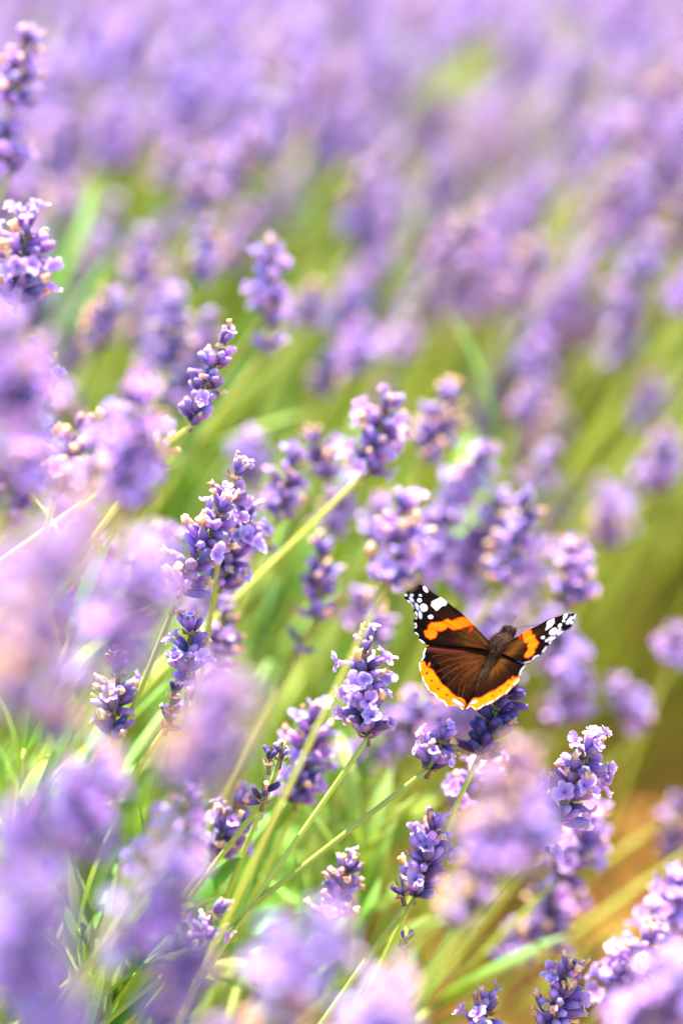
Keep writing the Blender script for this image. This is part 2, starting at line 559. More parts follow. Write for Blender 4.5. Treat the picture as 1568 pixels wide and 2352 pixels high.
def foliage():
    """the mass of leaves under the flowers"""
    rnd = random.Random(21)
    g = Geo()
    cnt = 0
    while cnt < 2600:
        x, y = rnd.uniform(-.75, .85), rnd.uniform(.05, 1.75)
        e = free_path(x, y)
        if e > -.05: continue
        h = (.235 + .05 * noise.noise(Vector((x * 6, y * 6, 0))) + rnd.uniform(-.03, .02)) * min(1, .45 + max(0, -e) * 9)
        # a shoot: leaves in pairs along a short leaning axis
        lean = Vector((rnd.gauss(.42, .22), rnd.gauss(0.0, .2), 1)).normalized()
        ln = rnd.uniform(.09, .17)
        base = Vector((x - lean.x * ln, y, max(.01, h - ln)))
        k = rnd.randint(7, 11)
        for i in range(k):
            p = base + lean * (ln * (i + rnd.random() * .4) / k)
            az = i * 2.4 + rnd.uniform(-.4, .4)
            el = R(rnd.uniform(18, 50)) * (1.1 - .5 * i / k)
            L = rnd.uniform(.026, .046)
            M = frame(p, lean, 0) @ rot_to(az, el) @ Matrix.Scale(L, 4)
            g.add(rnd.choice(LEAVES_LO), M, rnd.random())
        cnt += 1
    o = obj('lavender_foliage', g.mesh('lavender_foliage', [M_LEAF]))
    o['kind'] = 'stuff'; o['category'] = 'foliage'
    o['label'] = 'mass of narrow green lavender leaves under the flower stalks'
foliage()

def stalk_mass():
    """bare and budding stalks rising through the foliage"""
    rnd = random.Random(33)
    Vs, Fs, Ts, Vr = [], [], [], []
    n0 = 0
    k = 0
    while k < 2300:
        x, y = rnd.uniform(-.7, .8), rnd.uniform(.15, 1.7)
        e = free_path(x, y)
        if e > -.06: continue
        z = rnd.uniform(.22, .31)
        B = Vector((x, y, z))
        X, Y, d = proj(B)
        if d < .77 and -100 < X < 1700 and -100 < Y < 2450: k += 1; continue
        dn = Vector((-rnd.gauss(.5, .16), rnd.gauss(0, .15), -1))
        P = stalk_path(B, dn, 6)
        V, F, T = tube(P, [1.25 * MM] * 6, 4)
        Vs += V; Fs += [[i + n0 for i in f] for f in F]; Ts += T; Vr += [rnd.random()] * len(V)
        n0 += len(V); k += 1
    me = bpy.data.meshes.new('stalk_thicket')
    fill(me, Vs, Fs, Ts, Vr, None, [M_LEAF])
    o = obj('stalk_thicket', me)
    o['kind'] = 'stuff'; o['category'] = 'stalks'
    o['label'] = 'thicket of thin yellow green stalks rising through the lavender leaves'
stalk_mass()

def straw():
    rnd = random.Random(44)
    g = Geo()
    k = 0
    while k < 5000:
        x, y = rnd.uniform(-.1, .8), rnd.uniform(.3, 1.5)
        if free_path(x, y) < -.08: continue
        M = Matrix.Translation((x, y, rnd.uniform(-.004, .012))) @ Matrix.Rotation(rnd.uniform(0, 6.28), 4, 'Z') @ Matrix.Rotation(R(rnd.gauss(88, 9)), 4, 'Y') @ Matrix.Scale(rnd.uniform(.02, .06), 4)
        g.add(rnd.choice(LEAVES_LO), M, rnd.random()); k += 1
    o = obj('dry_straw', g.mesh('dry_straw', [M_STRAW]))
    o['kind'] = 'stuff'; o['category'] = 'straw'
    o['label'] = 'ochre litter of dry leaves and straw on the bare soil strip'
straw()

# =================================================================== flowering sprigs
# base x,y  tip x,y  blur  style  options (pixel grid 1568 x 2352; blur + behind, - before the butterfly)
def down_dir(B, d, hint=None, lean=None, rnd=None, q=.0):
    if hint:
        H = px(hint[0], hint[1], d)
        drop = (B - H).dot(UPV)
        H = px(hint[0], hint[1], d + q * drop)
        return (H - B)
    a = lean if lean is not None else rnd.gauss(.52, .12)
    return Vector((-a, rnd.gauss(.02, .1), -1))

COUNT = [0]
def place(bx, by, tx, ty, c, style, label, group=None, hint=None, q=None, qs=None, lean=None, detail=True, wid=1.0, lower=None, rad=.85, nwh=None, n_per=None, head=True):
    COUNT[0] += 1
    sd = COUNT[0] * 13 + 5
    rnd = random.Random(sd)
    if c > 20: c = 20 + (c - 20) * .85
    d = depth_of(c)
    B = px(bx, by, d)
    rise = (px(tx, ty, d) - B).dot(UPV)
    qq = (.15 if detail else .4) if q is None else q
    if qs is None: qs = .35 if detail else 0.0
    T = px(tx, ty, d - qq * rise)
    dn = down_dir(B, d, hint, lean, rnd, qs)
    low = None
    if lower:
        low = [l / 1568 * W1 * d for l in lower]
    return sprig(B, T, dn, style, label, group, detail, wid * (.96 if detail else (.98 if c < -30 else .78)), low, sd, nwh, rad, n_per=n_per, head=head)

HERO = [
 # bx, by, tx, ty, blur, style, label, options
 (38, 700, 66, 512, -7, 'mixed', 'tall sprig with peach florets, rising out of the pale lilac clump', dict(wid=1.15)),
 (28, 245, 62, 82, 24, 'faded', 'half withered sprig with dark violet heart at the top of the clump', dict(wid=1.0, lower=[85, 150])),
 (440, 978, 520, 765, 6, 'violet', 'dark violet sprig standing clear above the green stalks', dict(hint=(345, 1045), wid=.95)),
 (522, 1150, 545, 1082, 4, 'mixed', 'short sprig with a bright tip behind the peach flecked sprig', dict(wid=.8, hint=(500, 1300))),
 (412, 1362, 520, 1148, 0, 'faded', 'leaning sprig flecked with many peach withered florets', dict(wid=1.08, hint=(380, 1440))),
 (505, 1345, 575, 1168, 9, 'mixed', 'slim lilac sprig close beside the peach flecked sprig', dict(wid=1.0, hint=(470, 1450))),
 (638, 1185, 672, 1052, 22, 'mixed', 'small lilac sprig on a long bent green stalk', dict(wid=.85, hint=(580, 1330), lower=[70])),
 (755, 1095, 722, 1012, 30, 'faded', 'pale pinkish sprig beside the broad leaning sprig', dict(wid=.9)),
 (838, 1085, 895, 918, 19, 'bloom', 'broad leaning sprig with pale spread florets and indigo calyces', dict(wid=1.05, hint=(640, 1275), qs=0.0)),
 (975, 1050, 1030, 898, 36, 'faded', 'sprig with cream tip leaning behind the broad sprig', dict(wid=.95)),
 (728, 1412, 742, 1262, 24, 'violet', 'compact blue violet sprig with separate lower whorls on a straight stalk', dict(wid=1.0, hint=(560, 1730), qs=0.0, lower=[90], rad=1.1)),
 (885, 1345, 935, 1150, -20, 'mixed', 'tall full sprig brushing the tip of the left forewing', dict(wid=1.0, hint=(640, 1850), qs=0.0, rad=.7)),
 (985, 1300, 1010, 1180, 36, 'bloom', 'pale sprig just beyond the tall full sprig', dict(wid=.85)),
 (885, 1475, 825, 1372, 35, 'mixed', 'short sprig hanging over towards the left forewing', dict(wid=.85, hint=(900, 1600))),
 (1158, 1345, 1205, 1142, 31, 'mixed', 'cream tipped sprig standing over the pale leaf blades', dict(wid=1.0)),
 (1308, 1392, 1318, 1258, 29, 'bloom', 'compact lilac blue sprig above the right forewing', dict(wid=.92)),
 (432, 1562, 440, 1432, 1, 'bloom', 'small sprig full of open pale florets beside the dark gap', dict(wid=.85, hint=(425, 1700))),
 (500, 1560, 520, 1395, 20, 'mixed', 'lilac sprig tucked behind the small open sprig', dict(wid=.8)),
 (842, 1700, 836, 1468, 0, 'bloom', 'ragged sprig with open two lipped florets and cream tips', dict(wid=1.0, hint=(700, 1900), qs=0.0)),
 (258, 1692, 275, 1525, 5, 'faded', 'pink and peach sprig low in the left clump', dict(wid=.95, hint=(190, 1790))),
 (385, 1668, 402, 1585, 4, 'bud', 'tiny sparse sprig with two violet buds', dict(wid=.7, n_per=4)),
 (682, 1850, 715, 1640, 14, 'bloom', 'loose sprig with bright violet florets behind the crossing stalks', dict(wid=1.0)),
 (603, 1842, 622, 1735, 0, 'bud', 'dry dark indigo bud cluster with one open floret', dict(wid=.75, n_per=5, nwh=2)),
 (640, 1760, 655, 1692, 0, 'faded', 'single pale floret pair beside the dry dark bud cluster', dict(wid=.6, n_per=4, nwh=1)),
 (490, 1962, 560, 1828, 9, 'mixed', 'dense dark lilac sprig crossed by a green stalk', dict(wid=1.0)),
 (985, 1765, 1018, 1690, 0, 'bloom', 'small ruffled sprig on a long sharp yellow green stalk', dict(wid=.8, hint=(750, 1945), qs=0.0, rad=1.0)),
 (1062, 1845, 1118, 1752, 11, 'bloom', 'rounded lilac sprig below the perch of the butterfly', dict(wid=.95)),
 (1278, 1892, 1360, 1705, 1, 'bloom', 'large pale sprig with cream tips on a thick diagonal stalk', dict(wid=1.05, hint=(1060, 2130), qs=0.0, rad=1.15, lower=[70])),
 (955, 2062, 1000, 1882, 3, 'violet', 'deep purple sprig with plump buds under a crossing stalk', dict(wid=1.05, hint=(830, 2220))),
 (928, 2080, 908, 2000, 0, 'faded', 'single peach tipped bud on a thin grey stalk', dict(wid=.6, n_per=2, nwh=1, hint=(800, 2260), qs=0.0)),
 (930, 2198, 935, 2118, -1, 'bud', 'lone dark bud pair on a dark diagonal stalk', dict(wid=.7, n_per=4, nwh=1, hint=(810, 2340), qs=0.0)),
 (1262, 2365, 1312, 2222, 0, 'faded', 'cream tipped dark sprig leaning over the ochre soil', dict(wid=1.0)),
 (1085, 2420, 1120, 2306, 2, 'mixed', 'low sprig with cream crown rising from the stalk thicket', dict(wid=.95)),
 (1410, 2312, 1490, 2140, 13, 'bloom', 'bright pinkish lilac sprig over the ochre soil', dict(wid=1.1, hint=(1360, 2400))),
 (1500, 2160, 1560, 2030, 20, 'bloom', 'lilac sprig leaning out over the bare strip', dict(wid=1.05)),
 (1232, 2165, 1290, 2040, 34, 'bloom', 'round pale sprig low over the soil strip', dict(wid=1.1)),
 (1150, 2215, 1200, 2140, 36, 'bloom', 'small pink sprig beside the round pale sprig', dict(wid=.85)),
 (1285, 2015, 1355, 1870, 25, 'bloom', 'soft lilac sprig directly behind the large pale sprig', dict(wid=1.1)),
 (470, 2150, 500, 2090, -6, 'faded', 'small peach sprig above the dark leaves', dict(wid=.75)),
 (755, 2110, 800, 1985, 6, 'faded', 'sprig with peach and white florets beside pale leaf fingers', dict(wid=.9)),
 (20, 1205, 40, 985, -20, 'violet', 'sprig with deep indigo calyces in the left clump', dict(wid=1.05)),
 (130, 1130, 190, 975, -12, 'faded', 'pinkish white faded sprig behind the lilac clump', dict(wid=1.0)),
 (110, 900, 80, 820, -6, 'faded', 'thin sprig of cream withered florets in the left clump', dict(wid=.7)),
]
for h in HERO:
    place(*h[:6], h[6], **h[7])

# the butterfly's own perch, bud colour also darkened to stand for cast shade
BUT_T = (1400 * .81667, 1830 * .81667)
PERCH = place(1098, 1742, 1180, 1532, 1, 'bud', 'dark violet sprig on which the butterfly sits, its shade painted into the calyces', None, hint=(1070, 1800), wid=1.12, q=-.15, nwh=6, n_per=11)

MID = [
 # behind
 (308, 640, 335, 545, 60, 'mixed'), (462, 645, 478, 515, 55, 'violet'), (608, 725, 628, 560, 34, 'bloom'), (610, 800, 625, 745, 36, 'mixed'),
 (225, 800, 248, 680, 44, 'faded'), (392, 845, 405, 690, 44, 'violet'), (300, 930, 330, 865, 50, 'faded'), (150, 960, 160, 900, 50, 'faded'),
 (755, 1225, 800, 1115, 44, 'mixed'), (560, 1100, 585, 1010, 50, 'bloom'), (1290, 1560, 1270, 1410, 52, 'bloom'), (1105, 1490, 1115, 1420, 46, 'bloom'),
 (1300, 1665, 1335, 1500, 48, 'bloom'), (1490, 1660, 1420, 1580, 52, 'bloom'), (1250, 1660, 1290, 1590, 55, 'faded'), (1540, 1520, 1550, 1455, 50, 'bloom'),
 (1425, 1205, 1385, 1120, 68, 'bloom'), (1500, 1130, 1530, 1000, 62, 'bloom'), (1190, 965, 1245, 880, 64, 'violet'), (1100, 1010, 1120, 890, 90, 'bloom'),
 (1225, 1110, 1260, 1040, 60, 'bloom'), (925, 1695, 965, 1640, 44, 'bloom'), (1015, 1700, 1010, 1610, 46, 'mixed'), (800, 1770, 825, 1715, 40, 'bloom'),
 (1535, 1960, 1560, 1840, 52, 'faded'), (500, 470, 590, 280, 68, 'faded'), (430, 480, 480, 360, 70, 'faded'), (20, 400, 25, 290, 26, 'bloom'),
 (295, 150, 320, 20, 92, 'bloom'), (240, 390, 265, 230, 86, 'bloom'), (110, 370, 150, 260, 84, 'mixed'), (140, 500, 160, 430, 88, 'bloom'),
 (820, 545, 840, 380, 80, 'violet'), (1010, 610, 1060, 510, 82, 'mixed'), (880, 300, 900, 110, 112, 'violet'), (700, 230, 740, 60, 116, 'bloom'),
 (780, 760, 800, 660, 70, 'faded'), (810, 860, 830, 750, 66, 'bloom'), (735, 900, 760, 810, 62, 'violet'), (900, 830, 930, 740, 74, 'bloom'),
 (960, 720, 990, 620, 84, 'bloom'), (1060, 720, 1100, 610, 86, 'bloom'), (1150, 690, 1190, 590, 92, 'mixed'), (1200, 770, 1250, 660, 88, 'bloom'),
 (1320, 800, 1360, 700, 90, 'bloom'), (1410, 840, 1440, 730, 84, 'bloom'), (1210, 860, 1240, 790, 76, 'bloom'), (1480, 980, 1500, 880, 78, 'bloom'),
 (1370, 470, 1400, 340, 116, 'violet'), (1340, 600, 1380, 480, 104, 'bloom'), (1120, 560, 1150, 430, 96, 'mixed'), (960, 600, 990, 480, 90, 'violet'),
 (590, 360, 620, 240, 90, 'bloom'), (380, 430, 410, 330, 84, 'faded'), (180, 120, 210, 10, 100, 'violet'), (60, 470, 90, 430, 60, 'faded'),
 (800, 90, 820, -40, 124, 'violet'), (1380, 1250, 1400, 1150, 62, 'faded'), (690, 760, 720, 660, 60, 'faded'), (520, 620, 545, 560, 66, 'faded'),
 (860, 1240, 880, 1160, 40, 'mixed'), (640, 1180, 655, 1120, 44, 'faded'),
 # before
 (290, 1180, 320, 905, -34, 'mixed'), (225, 1110, 265, 960, -26, 'bloom'), (40, 960, 20, 735, -62, 'bloom'), (352, 1050, 380, 985, -12, 'faded'),
 (258, 1510, 345, 1275, -76, 'bloom'), (90, 1345, 190, 1170, -115, 'faded'), (30, 1640, 110, 1370, -115, 'faded'), (105, 1690, 165, 1560, -80, 'violet'),
 (430, 1830, 520, 1580, -100, 'faded'), (150, 1960, 235, 1735, -50, 'bloom'), (20, 2040, 90, 1840, -90, 'violet'), (395, 1955, 435, 1830, -24, 'bloom'),
 (335, 2010, 365, 1930, -22, 'bloom'), (300, 2180, 430, 2000, -68, 'bloom'), (350, 2360, 450, 2185, -70, 'violet'), (30, 2300, 90, 2050, -100, 'bloom'),
 (90, 2430, 130, 2260, -96, 'bloom'), (650, 2290, 740, 2120, -78, 'bloom'), (600, 2420, 660, 2300, -58, 'faded'),
 (860, 2440, 890, 2310, -72, 'bloom'), (1105, 2000, 1200, 1725, -60, 'faded'), (1185, 2000, 1235, 1830, -64, 'mixed'), (1060, 2120, 1090, 2000, -40, 'faded'),
 (1500, 2400, 1560, 2220, -46, 'bloom'), (1420, 2440, 1460, 2340, -44, 'bloom'), (20, 1130, 60, 960, -45, 'bloom'), (60, 1500, 20, 1320, -100, 'bloom'),
]
BACKL = {'bloom': 'pale lilac sprig in open bloom', 'mixed': 'lilac sprig of mixed buds and dry florets', 'faded': 'faded pinkish sprig with withered florets',
         'violet': 'dark violet sprig of closed calyces'}
ANCH = [(60, 600, 'beyond the tall peach floret sprig'), (60, 160, 'beside the half withered sprig'), (490, 860, 'beyond the lone dark violet sprig'),
        (880, 1000, 'beyond the broad leaning sprig'), (1200, 1240, 'beyond the cream tipped sprig'), (1500, 1000, 'over the far side of the soil strip'),
        (1315, 1320, 'beyond the compact lilac blue sprig'), (1130, 1480, 'right behind the butterfly'), (740, 1340, 'beyond the compact blue violet sprig')]
def where(X, Y, d):
    if d > 1.12: return 'in the farthest bank of the bed', 'sprigs in the farthest bank'
    if d > .98: return 'midway up the drift behind the butterfly', 'sprigs midway up the drift'
    if d > FOCUS:
        a = min(ANCH, key=lambda q: (q[0] - X) ** 2 + (q[1] - Y) ** 2)
        return a[2], 'sprigs ' + a[2]
    if X > 1000: return 'before the large pale sprig', 'sprigs before the large pale sprig'
    if Y > 1950: return 'low in front of the crossing stalks', 'sprigs low in front of the crossing stalks'
    if Y > 1550: return 'before the pink and peach sprig', 'sprigs before the pink and peach sprig'
    return 'before the peach flecked sprig', 'sprigs in the tall clump'
for (bx, by, tx, ty, c, st) in MID:
    cc = 20 + (c - 20) * .85 if c > 20 else c
    w_, g_ = where(bx, by, depth_of(cc))
    place(bx, by, tx, ty, c, st, BACKL[st] + ' ' + w_, g_, detail=False)

# stalks whose heads lie past the right edge
for (bx, by, hx, hy, c) in ((1640, 1810, 1300, 2035, 50), (1660, 1900, 1400, 2080, 44), (1640, 1990, 1180, 2300, 52)):
    place(bx, by, bx + 50, by - 100, c, 'bloom', 'long yellow green stalk arching out over the ochre soil strip', 'stalks arching over the soil strip', hint=(hx, hy), detail=False)

# more of the drift, spread over the bed itself
CLEAR = ((230, 480, 110), (170, 680, 110), (640, 900, 130), (700, 520, 80), (960, 860, 120), (430, 1080, 110), (1050, 1080, 130), (1200, 1560, 130), (560, 760, 70), (1240, 520, 60), (1400, 950, 80), (1420, 660, 60), (440, 200, 60), (1000, 420, 50), (1130, 800, 60), (900, 560, 60))
def drift():
    rnd = random.Random(77)
    sites = []
    cells = {}
    tries = 0
    while tries < 13000:
        tries += 1
        x, y = rnd.uniform(-.75, .85), rnd.uniform(.12, 1.85)
        if free_path(x, y) > (.16 if y > .85 else -.005): continue
        z = .325 + .035 * noise.noise(Vector((x * 5, y * 5, 9))) + rnd.gauss(0, .014)
        e = free_path(x, y)
        if 0 > e > -.13 and x > 0: z -= rnd.uniform(0, .15) * (1 + e / .13)
        B = Vector((x, y, z))
        X, Y, d = proj(B)
        inframe = -120 < X < 1690 and -150 < Y < 2480
        if inframe and d < .82: continue
        ci, cj = int(x / .02 + 500), int(y / .02 + 500)
        if any((B - s).length_squared < (.0155 if y > 1.05 else .0165) ** 2 for a in (-1, 0, 1) for b in (-1, 0, 1) for s in cells.get((ci + a, cj + b), ())): continue
        # clearings where the green of the leaves shows
        if inframe and any((X - a) ** 2 + (Y - b) ** 2 < (r * .75) ** 2 for a, b, r in CLEAR): continue
        # green gaps run through the drift
        gap = noise.noise(Vector((x * 9 + 3, y * 7, 2)))
        if gap > .05 and y < 1.05 and rnd.random() < .85: continue
        if y < .95 and inframe and rnd.random() < .45: continue
        sites.append(B)
        cells.setdefault((ci, cj), []).append(B)
    return sites
SITES = drift()
def vis(B):
    X, Y, d = proj(B)
    return -60 < X < 1630 and -80 < Y < 2430
seen = sorted([s for s in SITES if vis(s)], key=lambda s: proj(s)[2])
others = [s for s in SITES if not vis(s)]
room = max(0, 292 - COUNT[0])
rnd = random.Random(99)
for B in seen[:room]:
    COUNT[0] += 1
    st = rnd.choice(('bloom', 'bloom', 'bloom', 'mixed', 'faded', 'faded', 'violet'))
    dn = Vector((-rnd.gauss(.5, .15), rnd.gauss(.02, .12), -1))
    up = (-dn.normalized() + Vector((rnd.gauss(0, .12), rnd.gauss(0, .12), 0))).normalized()
    sprig(B, B + up * rnd.uniform(.024, .044), dn, st, BACKL[st] + ' ' + where(*proj(B))[0], where(*proj(B))[1],
          False, rnd.uniform(.62, .85), None, COUNT[0] * 17 + 1)
# the rest as one mass
def far_mass(sites):
    r2 = random.Random(123)
    heads = []
    for i in range(10):
        g = Geo()
        st = r2.choice(('pale', 'pale', 'bloom', 'pale', 'faded', 'bloom'))
        n = r2.randint(4, 6)
        for k in range(n):
            Mw = Matrix.Translation((0, 0, .0072 * k)) @ Matrix.Rotation(r2.uniform(0, 6.28), 4, 'Z')
            for kd, v, M in whorl_items(r2, st, k == n - 1):
                g.add(PC[1][kd][v], Mw @ M, r2.random())
        heads.append((np.concatenate(g.v), g.f, np.concatenate(g.t), np.concatenate(g.r), g.m))
    V, F, T, VR, MI = [], [], [], [], []
    n0 = 0
    for B in sites:
        h = r2.choice(heads)
        dn = Vector((-r2.gauss(.5, .15), r2.gauss(.02, .12), -1))
        A = np.array(frame(B, (-dn).normalized(), r2.uniform(0, 6.28)) @ Matrix.Scale(r2.uniform(.62, .85), 4))
        V.append(h[0] @ A[:3, :3].T + A[:3, 3]); T.append(h[2]); VR.append((h[3] + r2.random()) % 1)
        F.extend([[i + n0 for i in f] for f in h[1]]); MI.extend(h[4]); n0 += len(h[0])
        P = stalk_path(B, dn, 5)
        v, f, t = tube(P, [1.0 * MM] * 5, 4)
        V.append(np.array(v)); T.append(np.array(t)); VR.append(np.full(len(v), r2.random()))
        F.extend([[i + n0 for i in q] for q in f]); MI.extend([STALK] * len(f)); n0 += len(v)
    me = bpy.data.meshes.new('lavender_drift')
    fill(me, np.concatenate(V), F, np.concatenate(T), np.concatenate(VR), MI, PIECE_MATS)
    o = obj('lavender_drift', me)
    o['kind'] = 'stuff'; o['category'] = 'lavender'
    o['label'] = 'far drift of countless lilac lavender heads filling the bed'
rest = seen[room:] + [s for s in others if random.Random(int(s.x * 1e6)).random() < .8]
far_mass(rest)
print('sprigs', COUNT[0], 'seen', len(seen), 'mass', len(rest))

# =================================================================== leafy shoots one can pick out
def shoot(X, Y, c, ang, ln, n, label, group, spread=30, lw=1.45, seed=0, leaf_len=.04):
    rnd = random.Random(seed + 500)
    d = depth_of(c)
    P = px(X, Y, d)
    a = R(ang)                                 # lean in the picture plane: 0 upright, + to the right
    ax = (RGT * math.sin(a) + UPV * math.cos(a) - FWD * .25 * math.cos(a)).normalized()
    B = P - ax * ln
    path = stalk_path(B, -ax, 7)
    root = path[0].copy()
    t = thing('leafy_shoot', label, 'leaves', root, group)
    pts = [p - root for p in path] + [P - root]
    V, F, T = tube(pts, [1.1 * MM] * len(pts), 6)
    me = bpy.data.meshes.new('stem'); fill(me, V, F, T, np.zeros(len(V)), None, [M_STALK])
    obj('stem', me, t)
    for i in range(n):
        s = i / max(1, n - 1)
        p = B + ax * (ln * s)
        M = frame(p - root, ax, 0) @ rot_to(i * 2.2 + rnd.uniform(-.4, .4), R(spread * rnd.uniform(.5, 1.4)) * (1.1 - .6 * s))
        L = leaf_len * rnd.uniform(.75, 1.2)
        obj('leaf', rnd.choice(LEAF_ME), t, M @ Matrix.Diagonal((L * lw, L * lw, L, 1)))
SH = [
 (820, 1990, 22, 5, .03, 9), (780, 1880, 32, 20, .04, 9), (250, 2180, 2, 25, .03, 9), (300, 2140, 6, 50, .03, 8), (210, 2260, 0, 10, .04, 9),
 (180, 2130, 4, -5, .03, 8), (330, 2230, 8, 60, .03, 9), (100, 1800, 14, 15, .05, 10), (60, 1720, 8, 10, .05, 9), (230, 1690, 20, 30, .04, 8),
 (180, 1400, 10, 20, .04, 7), (540, 2180, 12, 70, .03, 7), (270, 2300, 6, 30, .03, 8), (640, 1900, 40, 30, .05, 9), (720, 2080, 30, 40, .04, 9),
 (900, 2150, 28, 45, .05, 9), (690, 1580, 60, 30, .06, 10), (1010, 2300, 26, 50, .05, 9), (870, 1950, 34, 30, .05, 9), (440, 2080, 14, 30, .04, 9),
]
for i, s in enumerate(SH):
    shoot(*s, 'grey green leafy shoot among the stalks at the foot of the clump', 'leafy shoots at the foot of the clump', seed=i)
for i, s in enumerate([(1130, 1090, 46, 12, .07, 4), (1010, 1310, 52, 3, .03, 3), (1060, 1330, 52, 6, .04, 3), (440, 1030, 46, 55, .03, 4), (130, 700, 60, 15, .06, 5)]):
    shoot(*s, 'broad bladed green shoot rising between the sprigs behind the clump', 'broad shoots behind the clump', seed=60 + i, spread=14, lw=1.25, leaf_len=.055)

# =================================================================== butterfly
S_ = .81667                                    # 1920-wide pixel -> 1568 grid
D_BUT = .722
kpx = W1 * D_BUT / 1920
def cam_vec(x, y, w):                          # picture right, picture down, towards the camera
    return (RGT * x - UPV * y - FWD * w).normalized()
FV, LV, UV = cam_vec(.437, -.729, -.527), cam_vec(.850, .142, .505), cam_vec(-.296, -.669, .681)
TH = px(1400 * S_, 1830 * S_, D_BUT)
DIH = R(26.2)
DL = (-LV * math.cos(DIH) + UV * math.sin(DIH)).normalized()
DR = (LV * math.cos(DIH) + UV * math.sin(DIH)).normalized()
NL, NR = FV.cross(DL).normalized(), FV.cross(DR).normalized()
if NL.dot(UV) < 0: NL = -NL
if NR.dot(UV) < 0: NR = -NR
def on_wing(x, y, left, lift=0.0):
    r = ray(x * S_, y * S_)
    Nn = NL if left else NR
    t = (TH - CAM).dot(Nn) / r.dot(Nn)
    P = CAM + r * t
    return P + Nn * lift
qa = lambda L: [(1120 + x * .15944, 1630 + y * .15944) for x, y in L]
qb = lambda L: [(1370 + x * .1722, 1700 + y * .1722) for x, y in L]
qc = lambda L: [(1160 + x * .15944, 1790 + y * .15944) for x, y in L]

FL_OUT = qa([(1640, 1180), (1568, 1100), (1420, 925), (1310, 815), (1215, 705), (1100, 605), (960, 500), (860, 415), (720, 322), (600, 258), (515, 205), (495, 150),
             (430, 115), (360, 105), (250, 150), (150, 215), (95, 290), (105, 350), (150, 385), (165, 425), (225, 455), (285, 530), (250, 575), (310, 620), (330, 680), (265, 725),
             (255, 775), (315, 830), (265, 885), (270, 940), (350, 1000), (345, 1070), (430, 1140), (520, 1168), (700, 1190), (1000, 1215), (1300, 1250), (1560, 1290)])
FL_BASE = qa([(1690, 1240)])[0]
HL_OUT = qc([(1380, 200), (1050, 200), (800, 185), (500, 165), (290, 160), (228, 198), (180, 268), (190, 340), (150, 430), (108, 460), (118, 540), (125, 605), (160, 690), (180, 790),
             (208, 830), (265, 930), (300, 972), (380, 1005), (440, 1105), (530, 1130), (605, 1235), (700, 1212), (810, 1228), (880, 1290), (915, 1262), (985, 1150), (1060, 980), (1200, 700), (1340, 440)])
HL_BASE = qc([(1420, 330)])[0]
FR_OUT = qb([(240, 760), (300, 698), (370, 632), (550, 528), (640, 460), (720, 430), (860, 352), (1000, 280), (1120, 230), (1280, 180), (1400, 152), (1452, 168), (1468, 200), (1435, 265),
             (1420, 330), (1385, 390), (1310, 440), (1255, 462), (1165, 532), (1135, 560), (1060, 612), (1055, 660), (1010, 695), (990, 715), (915, 805), (865, 862), (760, 935), (735, 948), (640, 988), (600, 972),
             (500, 942), (400, 880), (280, 850)])
FR_BASE = qb([(215, 800)])[0]
HR_OUT = qb([(300, 820), (400, 868), (500, 935), (612, 975), (572, 1060), (535, 1130), (512, 1190), (518, 1212), (435, 1322), (400, 1350), (292, 1452), (240, 1478), (132, 1562)]) + \
         qc([(1425, 1130), (1305, 1205), (1250, 1218), (1145, 1282), (1110, 1295), (1020, 1225), (925, 1285), (905, 1260), (975, 1130), (1060, 980), (1200, 700), (1340, 440)])
HR_BASE = qc([(1440, 350)])[0]

def seg_d(p, a, b):
    ax, ay = a; bx_, by_ = b
    dx, dy = bx_ - ax, by_ - ay
    t = np.clip(((p[:, 0] - ax) * dx + (p[:, 1] - ay) * dy) / (dx * dx + dy * dy + 1e-9), 0, 1)
    return np.hypot(p[:, 0] - ax - t * dx, p[:, 1] - ay - t * dy)
def line_d(p, L):
    return np.min([seg_d(p, L[i], L[i + 1]) for i in range(len(L) - 1)], axis=0)
def poly_sd(p, L):
    d = line_d(p, L + [L[0]])
    ins = np.zeros(len(p), bool)
    for i in range(len(L)):
        (x0, y0), (x1, y1) = L[i], L[(i + 1) % len(L)]
        c = (y0 > p[:, 1]) != (y1 > p[:, 1])
        xx = (x1 - x0) * (p[:, 1] - y0) / (y1 - y0 + 1e-12) + x0
        ins ^= c & (p[:, 0] < xx)
    return np.where(ins, -d, d)
def ell_sd(p, c, rx, ry, rot):
    a = R(rot)
    x, y = p[:, 0] - c[0], p[:, 1] - c[1]
    u = (x * math.cos(a) + y * math.sin(a)) / rx
    v = (-x * math.sin(a) + y * math.cos(a)) / ry
    return (np.hypot(u, v) - 1) * min(rx, ry)
def nz2(p, s, z=0.):
    return np.array([noise.noise(Vector((x * s, y * s, z))) for x, y in p])

BLK, BRN, ORG, WHT, RED = (.0028, .0016, .0016), (.020, .0052, .0012), (.46, .085, .002), (.66, .68, .70), (.28, .016, .002)
LIL, OLV = (.30, .29, .48), (.060, .022, .002)

